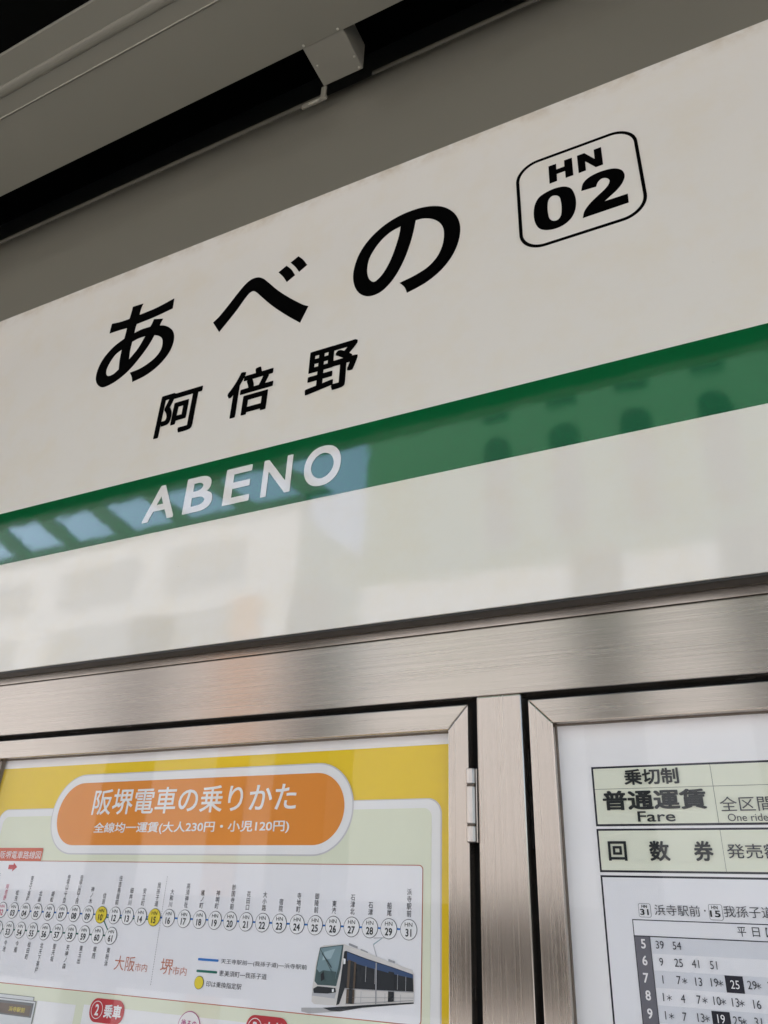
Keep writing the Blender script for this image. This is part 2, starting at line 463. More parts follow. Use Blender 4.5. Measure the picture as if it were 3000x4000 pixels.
D={
'kana_a':[[(-1.2352,1.3214,1),(-1.2016,1.3193,1),(-1.2049,1.3015),(-1.2049,1.2835,1),(-1.1516,1.287),(-1.0996,1.2974,1),(-1.0976,1.2652,1),(-1.1501,1.2582),(-1.2069,1.2554,1),(-1.2079,1.242),(-1.2072,1.2265,1),(-1.185,1.2304),(-1.1576,1.2294,1),(-1.1537,1.2402),(-1.1519,1.2509,1),(-1.1217,1.2417,1),(-1.1254,1.2318),(-1.1276,1.2227,1),(-1.112,1.2167),(-1.0943,1.2044),(-1.0812,1.1897),(-1.0735,1.1711),(-1.0718,1.149),(-1.0775,1.1264),(-1.0909,1.1066),(-1.1113,1.089),(-1.1379,1.0765),(-1.1742,1.0693,1),(-1.1794,1.0845),(-1.1892,1.1008,1),(-1.1609,1.103),(-1.1363,1.1114),(-1.1162,1.1245),(-1.1054,1.1422),(-1.1056,1.1638),(-1.1118,1.1785),(-1.1234,1.1892),(-1.1374,1.1966,1),(-1.1498,1.1687),(-1.1695,1.1386),(-1.1919,1.1128),(-1.2163,1.095),(-1.2411,1.0847),(-1.2682,1.0822),(-1.285,1.0922),(-1.2966,1.1081),(-1.3015,1.1237),(-1.3012,1.1489),(-1.2924,1.1751),(-1.2722,1.1995),(-1.2541,1.2116),(-1.2369,1.2192,1),(-1.2365,1.2362),(-1.2368,1.2534,1),(-1.2639,1.2555),(-1.2943,1.256,1),(-1.2949,1.2727),(-1.2947,1.2874,1),(-1.2657,1.283),(-1.2361,1.2823,1),(-1.2351,1.3009)],[(-1.2071,1.2,1),(-1.189,1.2041),(-1.1669,1.2037,1),(-1.1822,1.1695),(-1.2032,1.1437,1),(-1.2071,1.1727)],[(-1.2361,1.1857,1),(-1.2341,1.1528),(-1.2294,1.1229,1),(-1.2436,1.1133),(-1.2582,1.1124),(-1.2673,1.1198),(-1.2713,1.1344),(-1.2658,1.1563),(-1.2535,1.1761)]],
'kana_be':[[(-0.9619,1.1719,1),(-0.948,1.1831),(-0.924,1.212),(-0.9033,1.2392),(-0.885,1.2597),(-0.8702,1.2677),(-0.8533,1.2665),(-0.8389,1.2575),(-0.8228,1.2399),(-0.7927,1.2039),(-0.7606,1.1708),(-0.7334,1.1457),(-0.7202,1.1343),(-0.7075,1.1259,1),(-0.7237,1.0865,1),(-0.7469,1.1073),(-0.7799,1.1393),(-0.8106,1.172),(-0.8388,1.2056),(-0.8513,1.2206),(-0.8607,1.2281),(-0.8696,1.2271),(-0.8817,1.2133),(-0.9017,1.1834),(-0.9395,1.1369,1)]],
'kana_dots':[[(-0.7977,1.2591,1),(-0.7778,1.271,1),(-0.7632,1.2537),(-0.7517,1.2325,1),(-0.7716,1.22,1),(-0.7846,1.242)],[(-0.7679,1.2763,1),(-0.7484,1.2876,1),(-0.7351,1.2717),(-0.7226,1.251,1),(-0.742,1.2382,1),(-0.7536,1.2575)]],
'kana_no':[[(-0.4959,1.1073,1),(-0.462,1.1145),(-0.4365,1.1248),(-0.4172,1.1434),(-0.406,1.1684),(-0.402,1.198),(-0.4046,1.2211),(-0.4146,1.2418),(-0.4287,1.2562),(-0.4429,1.2645),(-0.454,1.268),(-0.4646,1.2689,1),(-0.4686,1.2422),(-0.475,1.2106),(-0.4865,1.1719),(-0.5012,1.1391),(-0.5161,1.1173),(-0.5343,1.1016),(-0.5499,1.0972),(-0.5659,1.0992),(-0.5826,1.1108),(-0.5951,1.1302),(-0.6023,1.1546),(-0.6038,1.1791),(-0.5998,1.2058),(-0.5913,1.2308),(-0.5759,1.2552),(-0.5551,1.2753),(-0.5292,1.2909),(-0.4966,1.3001),(-0.4658,1.3013),(-0.4433,1.2979),(-0.4227,1.2905),(-0.4039,1.2789),(-0.387,1.2605),(-0.375,1.2385),(-0.3685,1.2124),(-0.3688,1.185),(-0.3757,1.1551),(-0.389,1.1285),(-0.4096,1.1052),(-0.4361,1.0881),(-0.4569,1.0806),(-0.4793,1.075,1),(-0.4851,1.0917)],[(-0.4985,1.2673,1),(-0.5006,1.2465),(-0.5069,1.2166),(-0.5169,1.1828),(-0.5272,1.1595),(-0.5392,1.142),(-0.5532,1.133),(-0.5633,1.1419),(-0.5698,1.1583),(-0.5718,1.1799),(-0.5682,1.2046),(-0.5577,1.2266),(-0.5406,1.2479),(-0.5214,1.2611)]],
'badge_h':[[(-0.1867,1.2857,1),(-0.172,1.2856,1),(-0.1726,1.2696,1),(-0.1571,1.27,1),(-0.1564,1.2868,1),(-0.1417,1.2866,1),(-0.1425,1.2388,1),(-0.1569,1.2386,1),(-0.1566,1.2578,1),(-0.1726,1.2576,1),(-0.1731,1.2386,1),(-0.1875,1.238,1)]],
'badge_n':[[(-0.1319,1.2866,1),(-0.118,1.2867,1),(-0.101,1.2613,1),(-0.1006,1.2867,1),(-0.087,1.287,1),(-0.0876,1.2392,1),(-0.101,1.2389,1),(-0.1185,1.2647,1),(-0.119,1.2396,1),(-0.1325,1.2389,1)]],
'badge_zero':[[(-0.1605,1.2159),(-0.15,1.2059),(-0.1443,1.1867),(-0.1435,1.1634),(-0.1478,1.1428),(-0.1559,1.1288),(-0.1692,1.1194),(-0.1852,1.1168),(-0.2009,1.1204),(-0.2132,1.1296),(-0.2203,1.1476),(-0.2218,1.1735),(-0.2175,1.1971),(-0.2084,1.2115),(-0.1931,1.2181),(-0.1765,1.22)],[(-0.1786,1.2015),(-0.1725,1.1949),(-0.17,1.1786),(-0.1702,1.1603),(-0.173,1.1435),(-0.1791,1.1363),(-0.187,1.1373),(-0.1929,1.145),(-0.1954,1.161),(-0.1951,1.1815),(-0.192,1.1964),(-0.1858,1.2027)]],
'badge_two':[[(-0.1318,1.1898,1),(-0.1276,1.2062),(-0.1189,1.2158),(-0.1042,1.2212),(-0.0854,1.2219),(-0.0688,1.2176),(-0.0576,1.2072),(-0.0541,1.1915),(-0.0594,1.176),(-0.0698,1.1631),(-0.0829,1.1528),(-0.0951,1.1438,1),(-0.0539,1.1435,1),(-0.0546,1.1218,1),(-0.1348,1.1204,1),(-0.1305,1.1357),(-0.12,1.1497),(-0.1049,1.1626),(-0.09,1.1744),(-0.0829,1.1835),(-0.0808,1.1927),(-0.0851,1.2007),(-0.0933,1.2038),(-0.1008,1.1984),(-0.1052,1.1879,1)]],
'kanji':[['阿',[-1.0682,0.8827,-0.9639,0.9985]],['倍',[-0.8657,0.8812,-0.7777,1.0018]],['野',[-0.6926,0.8829,-0.6017,0.9955]]],
'stations_top':[['01',-1.2664,-0.012],['02',-1.2382,-0.012],['03',-1.2104,-0.0121],['04',-1.1824,-0.0119],['05',-1.1544,-0.0117],['06',-1.1258,-0.0118],['07',-1.097,-0.0117],['08',-1.0683,-0.0117],['09',-1.0388,-0.0117],['10',-1.0104,-0.0117],['12',-0.9821,-0.0114],['13',-0.9549,-0.0116],['14',-0.9285,-0.0116],['15',-0.9012,-0.0116],['16',-0.8732,-0.0114],['17',-0.8433,-0.0117],['18',-0.8141,-0.0115],['19',-0.7855,-0.0115],['20',-0.7577,-0.0116],['21',-0.7298,-0.0116],['22',-0.701,-0.0115],['23',-0.672,-0.0114],['24',-0.6426,-0.0114],['25',-0.6131,-0.0113],['26',-0.5845,-0.0114],['27',-0.5555,-0.0114],['28',-0.5275,-0.0113],['29',-0.4992,-0.0114],['31',-0.4701,-0.0116]],
'stations_bottom':[['52',-1.238,-0.0395],['53',-1.2107,-0.0403],['54',-1.1832,-0.0401],['55',-1.1548,-0.0401],['56',-1.1261,-0.0402],['57',-1.0973,-0.0401],['58',-1.0679,-0.0399],['59',-1.0392,-0.0398],['60',-1.0101,-0.0398],['61',-0.9819,-0.04]],
'title':['阪堺電車の乗りかた',[-1.0762,0.1389,-0.6617,0.1805]],
'subtitle':['全線均一運賃(大人230円・小児120円)',[-1.0636,0.1077,-0.6702,0.1264]],
'tab':['阪堺電車路線図',[-1.2758,0.0691,-1.1749,0.0814]],
'osaka':[['大阪',[-0.9645,-0.085,-0.9244,-0.0657]],['市内',[-0.9229,-0.0841,-0.8996,-0.0737]],['堺',[-0.8745,-0.0849,-0.8512,-0.065]],['市内',[-0.8509,-0.0846,-0.8249,-0.0739]]],
'legend':[['天王寺駅前―(我孫子道)―浜寺駅前',[-0.7655,-0.0667,-0.6214,-0.0598]],['恵美須町―我孫子道',[-0.7664,-0.0812,-0.6852,-0.0742]],['印は乗換指定駅',[-0.7867,-0.0956,-0.7255,-0.0885]]],
'tram':{'body':[(-0.61,-0.1014),(-0.6104,-0.0867),(-0.6074,-0.0563),(-0.6022,-0.0378),(-0.5966,-0.0353),(-0.565,-0.0324),(-0.5582,-0.0343),(-0.5372,-0.0391),(-0.4929,-0.0503),(-0.4636,-0.057),(-0.4617,-0.0609),(-0.4606,-0.0917),(-0.5106,-0.0972),(-0.5627,-0.1036),(-0.5758,-0.1032),(-0.6059,-0.1039)],'side_dark':[(-0.5616,-0.0402),(-0.5293,-0.0479),(-0.4927,-0.0551),(-0.4626,-0.0617),(-0.4613,-0.0805),(-0.5095,-0.0819),(-0.5605,-0.0828),(-0.5676,-0.1012),(-0.5721,-0.1029),(-0.5676,-0.0755),(-0.5643,-0.0411)],'side_blue':[(-0.5596,-0.0416),(-0.5293,-0.0487),(-0.4927,-0.0558),(-0.4622,-0.0621),(-0.4622,-0.0661),(-0.4924,-0.0627),(-0.5288,-0.0571),(-0.5589,-0.0516)],'windscreen':[(-0.6022,-0.0382),(-0.5659,-0.0332),(-0.5686,-0.0614),(-0.5737,-0.0815),(-0.585,-0.0815),(-0.6022,-0.0819),(-0.6074,-0.078),(-0.6061,-0.0606)],'glass':[(-0.6011,-0.0392),(-0.5677,-0.0343),(-0.5716,-0.0587),(-0.5753,-0.0732),(-0.5893,-0.0754),(-0.6006,-0.0675),(-0.6048,-0.0635)],'bumper':[(-0.6085,-0.0866),(-0.6021,-0.0833),(-0.5745,-0.0837),(-0.5732,-0.0885),(-0.5862,-0.0907),(-0.6071,-0.0914)],'door_front':[(-0.5571,-0.0501),(-0.5448,-0.053),(-0.5456,-0.0997),(-0.5575,-0.0999)],'door_mid':[(-0.497,-0.0602),(-0.4889,-0.0611),(-0.4882,-0.093),(-0.4966,-0.094)],'door_gap':[(-0.5533,-0.0513),(-0.5476,-0.0529),(-0.5483,-0.0992),(-0.5538,-0.0993)],'roofbox_a':[(-0.558,-0.0309),(-0.5446,-0.0344),(-0.5448,-0.037),(-0.5586,-0.0333)],'roofbox_b':[(-0.5401,-0.0368),(-0.5288,-0.0401),(-0.5296,-0.0416),(-0.54,-0.0388)],'roofbox_c':[(-0.4984,-0.0464),(-0.489,-0.0487),(-0.4893,-0.0512),(-0.4983,-0.0499)],'under':[(-0.5924,-0.1071),(-0.5627,-0.1036),(-0.5106,-0.0976),(-0.4611,-0.092),(-0.4611,-0.0934),(-0.5336,-0.1029),(-0.566,-0.1093),(-0.5809,-0.1097)],'shadow':[(-0.6256,-0.1095),(-0.5924,-0.1071),(-0.566,-0.1093),(-0.6125,-0.1151),(-0.6252,-0.1137)],'joint':[(-0.5159,-0.0515),(-0.5141,-0.0514),(-0.5127,-0.0974),(-0.5145,-0.0975)],'panto':[(-0.5219,-0.0312),(-0.5206,-0.0311),(-0.5137,-0.0486),(-0.515,-0.0489)],'panto_b':[(-0.5219,-0.0304),(-0.5085,-0.0224),(-0.5077,-0.0229),(-0.5205,-0.0315)],'panto_c':[(-0.5213,-0.0229),(-0.5048,-0.0218),(-0.5048,-0.0228),(-0.5213,-0.0241)],'headlight':[(-0.5794,-0.0854),(-0.5763,-0.0845),(-0.576,-0.088),(-0.5788,-0.0886)],'mirror':[(-0.5644,-0.049),(-0.5609,-0.0496),(-0.5609,-0.0553),(-0.5639,-0.0558)]},
'low':{'device_top':[(-1.1917,-0.1309),(-1.1194,-0.1306),(-1.1177,-0.1355),(-1.1914,-0.135)],'device':[(-1.1975,-0.1359),(-1.1115,-0.1355),(-1.1079,-0.1656),(-1.1835,-0.1715)],'device_head':[(-1.196,-0.1396),(-1.1144,-0.139),(-1.1122,-0.1567),(-1.1917,-0.1507)],'device_screen':[(-1.1912,-0.1519),(-1.1132,-0.1573),(-1.1118,-0.1659),(-1.1835,-0.1715)],'panel_one':[(-1.1115,-0.1355),(-1.0284,-0.1346),(-1.0259,-0.1592),(-1.1071,-0.1655)],'panel_two':[(-1.011,-0.1353),(-0.7435,-0.1293),(-0.7453,-0.1372),(-1.008,-0.1578)],'panel_three':[(-0.7231,-0.1299),(-0.6163,-0.1279),(-0.7222,-0.1354)]},
'low_text':[['浜寺駅前',[-1.1666,-0.1526,-1.1303,-0.1459]],['2',[-0.9894,-0.1438,-0.9809,-0.1319]],['乗車',[-0.9666,-0.1443,-0.936,-0.1317]],['後ろの',[-0.821,-0.1418,-0.7968,-0.1369]],['3',[-0.7001,-0.1355,-0.694,-0.1282]],['支払い',[-0.6807,-0.1349,-0.6486,-0.1292]]],
'tt_text':[[0.05,'乗切制',[-0.1737,0.1611,-0.1077,0.1804]],[0.06,'普通運賃',[-0.203,0.1313,-0.0798,0.1548]],[0.02,'Fare',[-0.1623,0.1176,-0.118,0.1297]],[0.0,'全区間',[-0.0655,0.1279,-0.0077,0.1445]],[0.0,'One ride',[-0.059,0.117,-0.0158,0.1253]],[0.05,'回',[-0.202,0.0734,-0.1797,0.0955]],[0.05,'数',[-0.1529,0.0734,-0.1296,0.0958]],[0.05,'券',[-0.1021,0.0737,-0.0808,0.0957]],[0.01,'発売額',[-0.0658,0.0768,-0.0081,0.0923]],[0.0,'浜寺駅前',[-0.1548,0.0156,-0.1047,0.0268]],[0.0,'我孫子道',[-0.0794,0.0162,-0.0281,0.0277]],[0.0,'平',[-0.0682,-0.0026,-0.0593,0.0068]],[0.0,'日',[-0.053,-0.0022,-0.0456,0.007]],[0.0,'【',[-0.0393,-0.0021,-0.0369,0.0071]],[0.05,'HN',[-0.1696,0.0229,-0.1631,0.026]],[0.04,'31',[-0.1715,0.0153,-0.1618,0.0217]],[0.05,'HN',[-0.092,0.0238,-0.0852,0.0273]],[0.04,'15',[-0.0942,0.0157,-0.0832,0.0224]]],
'minutes':[['39',-0.1534,-0.0146],['54',-0.1347,-0.0146],['9',-0.1538,-0.0315],['25',-0.1351,-0.0315],['41',-0.1172,-0.0316],['51',-0.0983,-0.0318],['1',-0.1543,-0.0487],['7*',-0.1351,-0.0484],['13',-0.1163,-0.0487],['19*',-0.0978,-0.0484],['25',-0.0792,-0.0491],['29*',-0.0599,-0.0485],['35',-0.0421,-0.0484],['1*',-0.1538,-0.0656],['4',-0.1352,-0.0658],['7*',-0.1165,-0.0656],['10*',-0.0977,-0.0655],['13*',-0.0792,-0.0657],['16',-0.06,-0.066],['1*',-0.1537,-0.0828],['7',-0.1358,-0.0827],['13*',-0.1168,-0.0823],['19',-0.0983,-0.0819],['25*',-0.0799,-0.0824],['31',-0.0616,-0.082]],
'hours':[['5',-0.1717,-0.0143],['6',-0.172,-0.0311],['7',-0.1728,-0.0483],['8',-0.1724,-0.0652],['9',-0.1725,-0.0825]]}


YR, YP, YG = 0.028, 0.050, 0.041        # front of the steelwork, poster sheets, door glass

# ================================================================== SETTING
M['asphalt'] = paint('sunlit_asphalt', (0.40, 0.375, 0.34), 0.9, 0.18, 5, 0.4)
M['concrete'] = paint('platform_concrete', (0.52, 0.50, 0.46), 0.85, 0.15, 4, 0.3)
structure(MB().box(-150, 150, -150, 150, -1.95, -1.85, 'asphalt').build('ground'))
structure(MB().box(-30, 30, -2.6, 4.0, -1.846, -1.6, 'concrete', .01).build('platform'))

# canopy: dark deck with a deep front edge, carried by the box beam over the sign
roof = MB()
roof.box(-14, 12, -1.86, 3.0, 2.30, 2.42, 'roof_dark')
roof.box(-14, 12, -1.93, -1.86, 2.17, 2.46, 'fascia', .006)
tag(roof.build('canopy_roof'), 'dark canopy roof deck above the grey steel beam, near black underneath', 'canopy')
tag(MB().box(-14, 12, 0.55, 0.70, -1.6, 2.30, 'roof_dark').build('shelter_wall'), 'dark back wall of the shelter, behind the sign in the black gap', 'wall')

# ---- box beam under the canopy: flat soffit, then a step, a rounded ridge and the outer lip
bt = thing('canopy_beam', 'grey painted steel beam overhead, running the full width above the sign', 'beam', (-1.0, -.26, EYE + 1.883))
Z0 = 1.8825
prof = [(-.108, Z0), (-.285, Z0), (-.2885, Z0 - .003), (-.293, Z0 - .003), (-.330, Z0 - .001)]
for k in range(1, 8):
    a = math.radians(180 * k / 8)
    prof.append((-.3425 + .0125 * math.cos(a), Z0 - .001 - .0065 * math.sin(a)))
prof += [(-.355, Z0 - .001), (-.4105, Z0 + .0005), (-.4125, Z0 + .004), (-.4125, Z0 + .010), (-.265, Z0 + .012), (-.265, 2.298), (-.255, 2.298), (-.255, Z0 + .012), (-.108, Z0 + .012)]
def extrude_x(mb, prof, x0, x1, mat, nx=1):
    n = len(prof)
    vs = [(x0, y, z) for y, z in prof] + [(x1, y, z) for y, z in prof]
    fs = [(i, (i + 1) % n, n + (i + 1) % n, n + i) for i in range(n)] + [tuple(range(n))[::-1], tuple(range(n, 2 * n))]
    b = bmesh.new()
    bv = [b.verts.new(v) for v in vs]
    for f in fs: b.faces.new([bv[i] for i in f])
    bmesh.ops.recalc_face_normals(b, faces=b.faces[:])
    mb.bm(b, mat)
mb = MB(); extrude_x(mb, prof, -12, 10, 'beam')
mb.build('beam_body', bt)
# weld bead along the soffit seam, a slightly wandering ridge
mb = MB(); N = 500; xs = [-2.6 + 3.0 * i / N for i in range(N + 1)]
rows = []
for x in xs:
    w = .0015 + random.uniform(-.0003, .0004); h = .0010 + random.uniform(-.0003, .0005); yc = -.2905 + random.uniform(-.0003, .0003)
    if random.random() < .012: w, h = .003, .002
    rows.append([(x, yc - w, Z0 - .0028), (x, yc - w * .4, Z0 - .003 - h), (x, yc + w * .4, Z0 - .003 - h), (x, yc + w, Z0 - .0028)])
mb.add([p for r_ in rows for p in r_], [(4 * i + k, 4 * i + k + 1, 4 * i + k + 5, 4 * i + k + 4) for i in range(N) for k in range(3)], 'weld', True)
mb.build('weld_seam', bt)

def rivet(mb, x, y, z, r, mat, axis='z'):
    b = bmesh.new()
    bmesh.ops.create_uvsphere(b, u_segments=12, v_segments=8, radius=r)
    for v in b.verts:
        if axis == 'z': v.co.z *= .6
        else: v.co.y *= .6
        v.co += Vector((x, y, z))
    mb.bm(b, mat, True)

# ---- short arm from the beam back towards the sign
at_ = thing('beam_arm', 'short grey bracket arm joining the overhead beam to the fascia', 'bracket', (-.68, -.05, EYE + 1.89))
mb = MB(); mb.box(-.734, -.6205, -.1085, -.002, 1.8838, 1.9838, 'arm_paint', .002); mb.build('arm_box', at_)
for x, y in ((-.728, -.114), (-.632, -.114), (-.722, -.055), (-.627, -.038), (-.629, -.008)):
    mb = MB(); rivet(mb, x, y, Z0 if y < -.108 else 1.8838, .0034, 'weld'); mb.build('rivet', at_)
mb = MB()
mb.box(-.741, -.726, -.003, .002, 1.838, 1.8836, 'beam', .0015)
mb.box(-.797, -.724, -.0012, .004, 1.8325, 1.8475, 'beam', .0015)
mb.box(-.775, -.745, -.0035, -.0010, 1.8335, 1.8385, 'weld', .001)
mb.build('hanger_tab', at_)

# ---- fascia plate above the sign with its rolled upper lip
ft = thing('fascia_plate', 'plain grey steel fascia plate directly above the white station sign', 'fascia', (-.9, .01, EYE + 1.65))
prof = [(.006, 1.43), (.006, 1.660)]                       # the plate leans back in a long shallow cove towards its lip
for k in range(1, 19):
    prof.append((.006 + .083 * (k / 18) ** 2, 1.660 + .344 * k / 18))
prof += [(.097, 2.004), (.020, 1.660), (.020, 1.43)]
mb = MB(); extrude_x(mb, prof, -3.2, 1.6, 'fascia'); mb.build('plate', ft)
prof = [(.079 + .0068 * math.cos(2 * math.pi * k / 14), 1.991 + .0068 * math.sin(2 * math.pi * k / 14)) for k in range(14)]
mb = MB(); extrude_x(mb, prof, -3.2, -.79, 'fascia'); mb.build('rolled_lip', ft)
prof2 = [(y + .010, z + .019) for y, z in prof]
mb = MB(); extrude_x(mb, prof2, -.645, 1.6, 'fascia'); mb.build('rolled_lip', ft)

mb = MB(); mb.box(-3.2, 1.6, .185, .191, 1.90, 2.297, 'cavity_shade'); mb.build('cavity_fade_plate', ft)  # added plate, coloured dark so the gap fades to black above the lip

# ================================================================== STATION SIGN
sg = thing('station_sign', 'large white station name board with green stripe reading Abeno HN 02', 'sign', (-.8, .012, EYE + .404))
SX0, SX1, SZ0, SZ1 = -2.45, .95, .404, 1.4649
mb = MB(); mb.box(SX0, SX1, 0.0, .0255, SZ0, SZ1, 'sign_white', .0012)
mb.build('sign_panel', sg)
mb = MB(); mb.box(SX0, SX1, .0012, .024, SZ0 - .0042, SZ0 - .0002, 'trim_shade', .0008)
mb.build('bottom_trim', sg)
mb = MB(); mb.rect(SX0 + .002, SX1 - .002, .6516, .7883, -.0004, 'sign_green'); mb.build('green_stripe', sg)
for k in ('kana_a', 'kana_be', 'kana_no'):
    mb = MB()
    mb.prism([spline(l, 7) for l in D[k]], -.0009, -.0001, 'film_black')
    for l in (D['kana_dots'] if k == 'kana_be' else ()):
        mb.prism([spline(l, 7)], -.0009, -.0001, 'film_black')
    mb.build('kana_letter', sg)
for ch, box in (('阿', (-1.0700, .8842, -.9565, .9975)), ('倍', (-.8855, .8832, -.7722, .9990)), ('野', (-.6935, .8850, -.5795, .9960))):
    mb = MB(); text_box(mb, ch, box, -.0008, 'film_black', .023, 8); mb.build('kanji_letter', sg)
for ch, box in (('A', (-1.0516, .6780, -.9715, .7580)), ('B', (-.9500, .6780, -.8805, .7580)), ('E', (-.8545, .6780, -.7930, .7580)), ('N', (-.7675, .6780, -.7030, .7580)), ('O', (-.6760, .6757, -.5995, .7603))):
    mb = MB(); text_box(mb, ch, box, -.0011, 'film_white', .024 if ch == 'O' else .020, 12); mb.build('roman_letter', sg)
bx = MB()
bx.prism([rrect(-.2515, -.0232, 1.0822, 1.3152, .046, 14), rrect(-.2452, -.0292, 1.0885, 1.3090, .040, 14)], -.0009, -.0001, 'film_black')
for k in ('badge_h', 'badge_n', 'badge_zero', 'badge_two'):
    bx.prism([spline(l, 7) for l in D[k]], -.0009, -.0001, 'film_black')
bx.build('station_number', sg)

# ================================================================== NOTICE CASE
nc = thing('notice_case', 'brushed stainless steel notice case with two glazed doors below the sign', 'notice case', (-.33, .1, 0))
X0, X1, ZB = -1.42, .74, -.78
mb = MB(); mb.box(X0, X1, YR + .001, .10, .3868, .4035, 'steel_x', .0012); mb.build('top_strip', nc)
mb = MB(); mb.box(X0, X1, YR, .10, .2840, .3855, 'steel_x', .0022, 3); mb.build('header_rail', nc)
mb = MB(); mb.box(X0, X1, YR, .10, ZB, -.685, 'steel_x', .002); mb.build('bottom_rail', nc)
mb = MB(); mb.box(-.3635, -.2985, YR, .09, -.6848, .2838, 'steel_z', .0025, 3); mb.build('mullion', nc)
mb = MB(); mb.box(X0, -1.368, YR, .10, -.6848, .2838, 'steel_z', .0025); mb.build('side_post', nc)
mb = MB(); mb.box(.672, X1, YR, .10, -.6848, .2838, 'steel_z', .0025); mb.build('side_post', nc)
mb = MB(); mb.box(X0 + .01, X1 - .01, .056, .098, -.684, .2838, 'dark_gap')
mb.build('case_back', nc)
for lx in (-1.386, .706):
    mb = MB(); mb.box(lx - .03, lx + .03, .035, .095, -1.6, ZB - .0005, 'steel_z', .002); mb.build('leg', nc)

def door(xo0, xo1, xi0, xi1, label):
    zt, zti, zb, zbi = .2741, .2405, -.675, -.640
    y0, y1 = YR, YR + .0215
    d = MB()
    d.prism([[(xo0, zt), (xi0, zti), (xi1, zti), (xo1, zt)]], y0, y1, 'steel_x', .0016)
    root = d.build('case_door', nc)
    root['label'] = label
    for name, poly, mt in (('bottom_frame', [(xo0, zb), (xo1, zb), (xi1, zbi), (xi0, zbi)], 'steel_x'),
                           ('stile', [(xo0, zt), (xo0, zb), (xi0, zbi), (xi0, zti)], 'steel_z'),
                           ('stile', [(xo1, zt), (xi1, zti), (xi1, zbi), (xo1, zb)], 'steel_z')):
        d = MB(); d.prism([poly], y0 + .0001, y1 + .0001, mt, .0016); d.build(name, root)
    d = MB()
    d.box(xi0 - .004, xi1 + .004, YG - .0005, YG + .0055, zti - .0012, zti + .003, 'gasket')
    d.box(xi0 - .003, xi0 + .0012, YG - .0005, YG + .0055, zbi, zti - .0014, 'gasket')
    d.box(xi1 - .0012, xi1 + .003, YG - .0005, YG + .0055, zbi, zti - .0014, 'gasket')
    d.build('gasket', root)
    d = MB(); d.rect(xi0 - .002, xi1 + .002, zbi - .002, zti + .002, YG, 'glass'); d.build('glass_pane', root)
    return root
dl = door(-1.3550, -.3765, -1.3250, -.4065, 'steel framed glazed door over the yellow route poster')
dr = door(-.2887, .662, -.2560, .629, 'steel framed glazed door over the white timetable poster')

def knuckle(mb, x, y, z0, z1, r, mat, n=10):
    vs = []
    for zz, rr in ((z0, r * .86), (z0 + .0009, r), (z1 - .0009, r), (z1, r * .86)):
        for k in range(n):
            a = 2 * math.pi * (k + .5) / n
            vs.append((x + rr * math.cos(a), y + rr * math.sin(a), zz))
    fs = [(l * n + k, l * n + (k + 1) % n, (l + 1) * n + (k + 1) % n, (l + 1) * n + k) for l in range(3) for k in range(n)]
    fs += [tuple(range(n))[::-1], tuple(range(3 * n, 4 * n))]
    mb.add(vs, fs, mat)
def hinge(x, zb, root):
    mb = MB()
    for a, b, r in ((.0935, .1134, .0064), (.1160, .1633, .0064), (.1665, .1865, .0064), (.1134, .1160, .0055), (.1633, .1665, .0055)):
        knuckle(mb, x, YR - .0025, zb + a - .0935, zb + b - .0935, r, 'steel_hinge' if r > .006 else 'gasket', 10)
    mb.box(x + .0068, x + .0085, YR - .002, YR + .02, zb, zb + .093, 'steel_hinge', .0005)
    mb.build('hinge', root)
hinge(-.3727, .0922, dl)
hinge(-.3727, -.56, dl)

# ================================================================== ROUTE POSTER (left door)
rp = thing('route_poster', 'yellow and pale green tram route map poster behind glass', 'poster', (-.86, YP, EYE + .05))
L = lambda k: YP - .0004 * k
mb = MB(); mb.box(-1.348, -.398, YP, YP + .0008, -.66, .258, 'paper'); mb.build('paper_sheet', rp)
mb = MB()
mb.rect(-1.347, -.399, -.655, .2252, L(1), 'yellow')
mb.sheet([rrect(-1.3060, -.4242, -.65, .1520, .0205, 10, 'cd')], L(2), 'halo_grey')
mb.sheet([rrect(-1.3045, -.4262, -.649, .1505, .020, 10, 'cd')], L(3), 'white')
mb.sheet([rrect(-1.2915, -.4393, -.64, .1390, .012, 8, 'cd')], L(4), 'pale_green')
mb.build('coloured_ground', rp)
mb = MB()
mb.sheet([rrect(-1.1712, -.5626, .0765, .2072, .0652, 16)], L(5), 'halo_grey')
mb.sheet([rrect(-1.1690, -.5648, .0785, .2052, .0632, 16)], L(6), 'white')
mb.sheet([rrect(-1.1560, -.5778, .0910, .1925, .0506, 16)], L(7), 'orange')
ban = mb.build('title_banner', rp)
mb = MB()
text_box(mb, *D['title'], L(8), 'white', .011, 4)
text_box(mb, *D['subtitle'], L(8), 'white', .017, 4)
mb.build('title_lettering', ban)

mb = MB()
mb.sheet([rrect(-1.300, -.4507, -.1168, .0664, .006, 6)], L(5), 'line_red')
mb.sheet([rrect(-1.2988, -.4519, -.1156, .0652, .005, 6)], L(6), 'paper_cool')
mb.sheet([rrect(-1.2870, -1.1722, .0655, .0865, .003, 4, 'cd')], L(7), 'red_tab')
text_box(mb, *D['tab'], L(8), 'white', .0)
ax, az = -1.2372, .0556
mb.sheet([[(ax - .0108, az + .0035), (ax + .0005, az + .0035), (ax + .0005, az + .0072), (ax + .0108, az), (ax + .0005, az - .0072), (ax + .0005, az - .0035), (ax - .0108, az - .0035)]], L(7), 'red')
mp = mb.build('route_map', rp)
ST, SB = {s[0]: s for s in D['stations_top']}, {s[0]: s for s in D['stations_bottom']}
zt_, zb_ = sum(s[2] for s in D['stations_top']) / len(ST), sum(s[2] for s in D['stations_bottom']) / len(SB)
mb = MB()
mb.rect(-1.298, ST['31'][1], zt_ - .0010, zt_ + .0012, L(7), 'blue')
mb.rect(ST['10'][1], ST['15'][1], zt_ - .0040, zt_ - .0018, L(7), 'green')
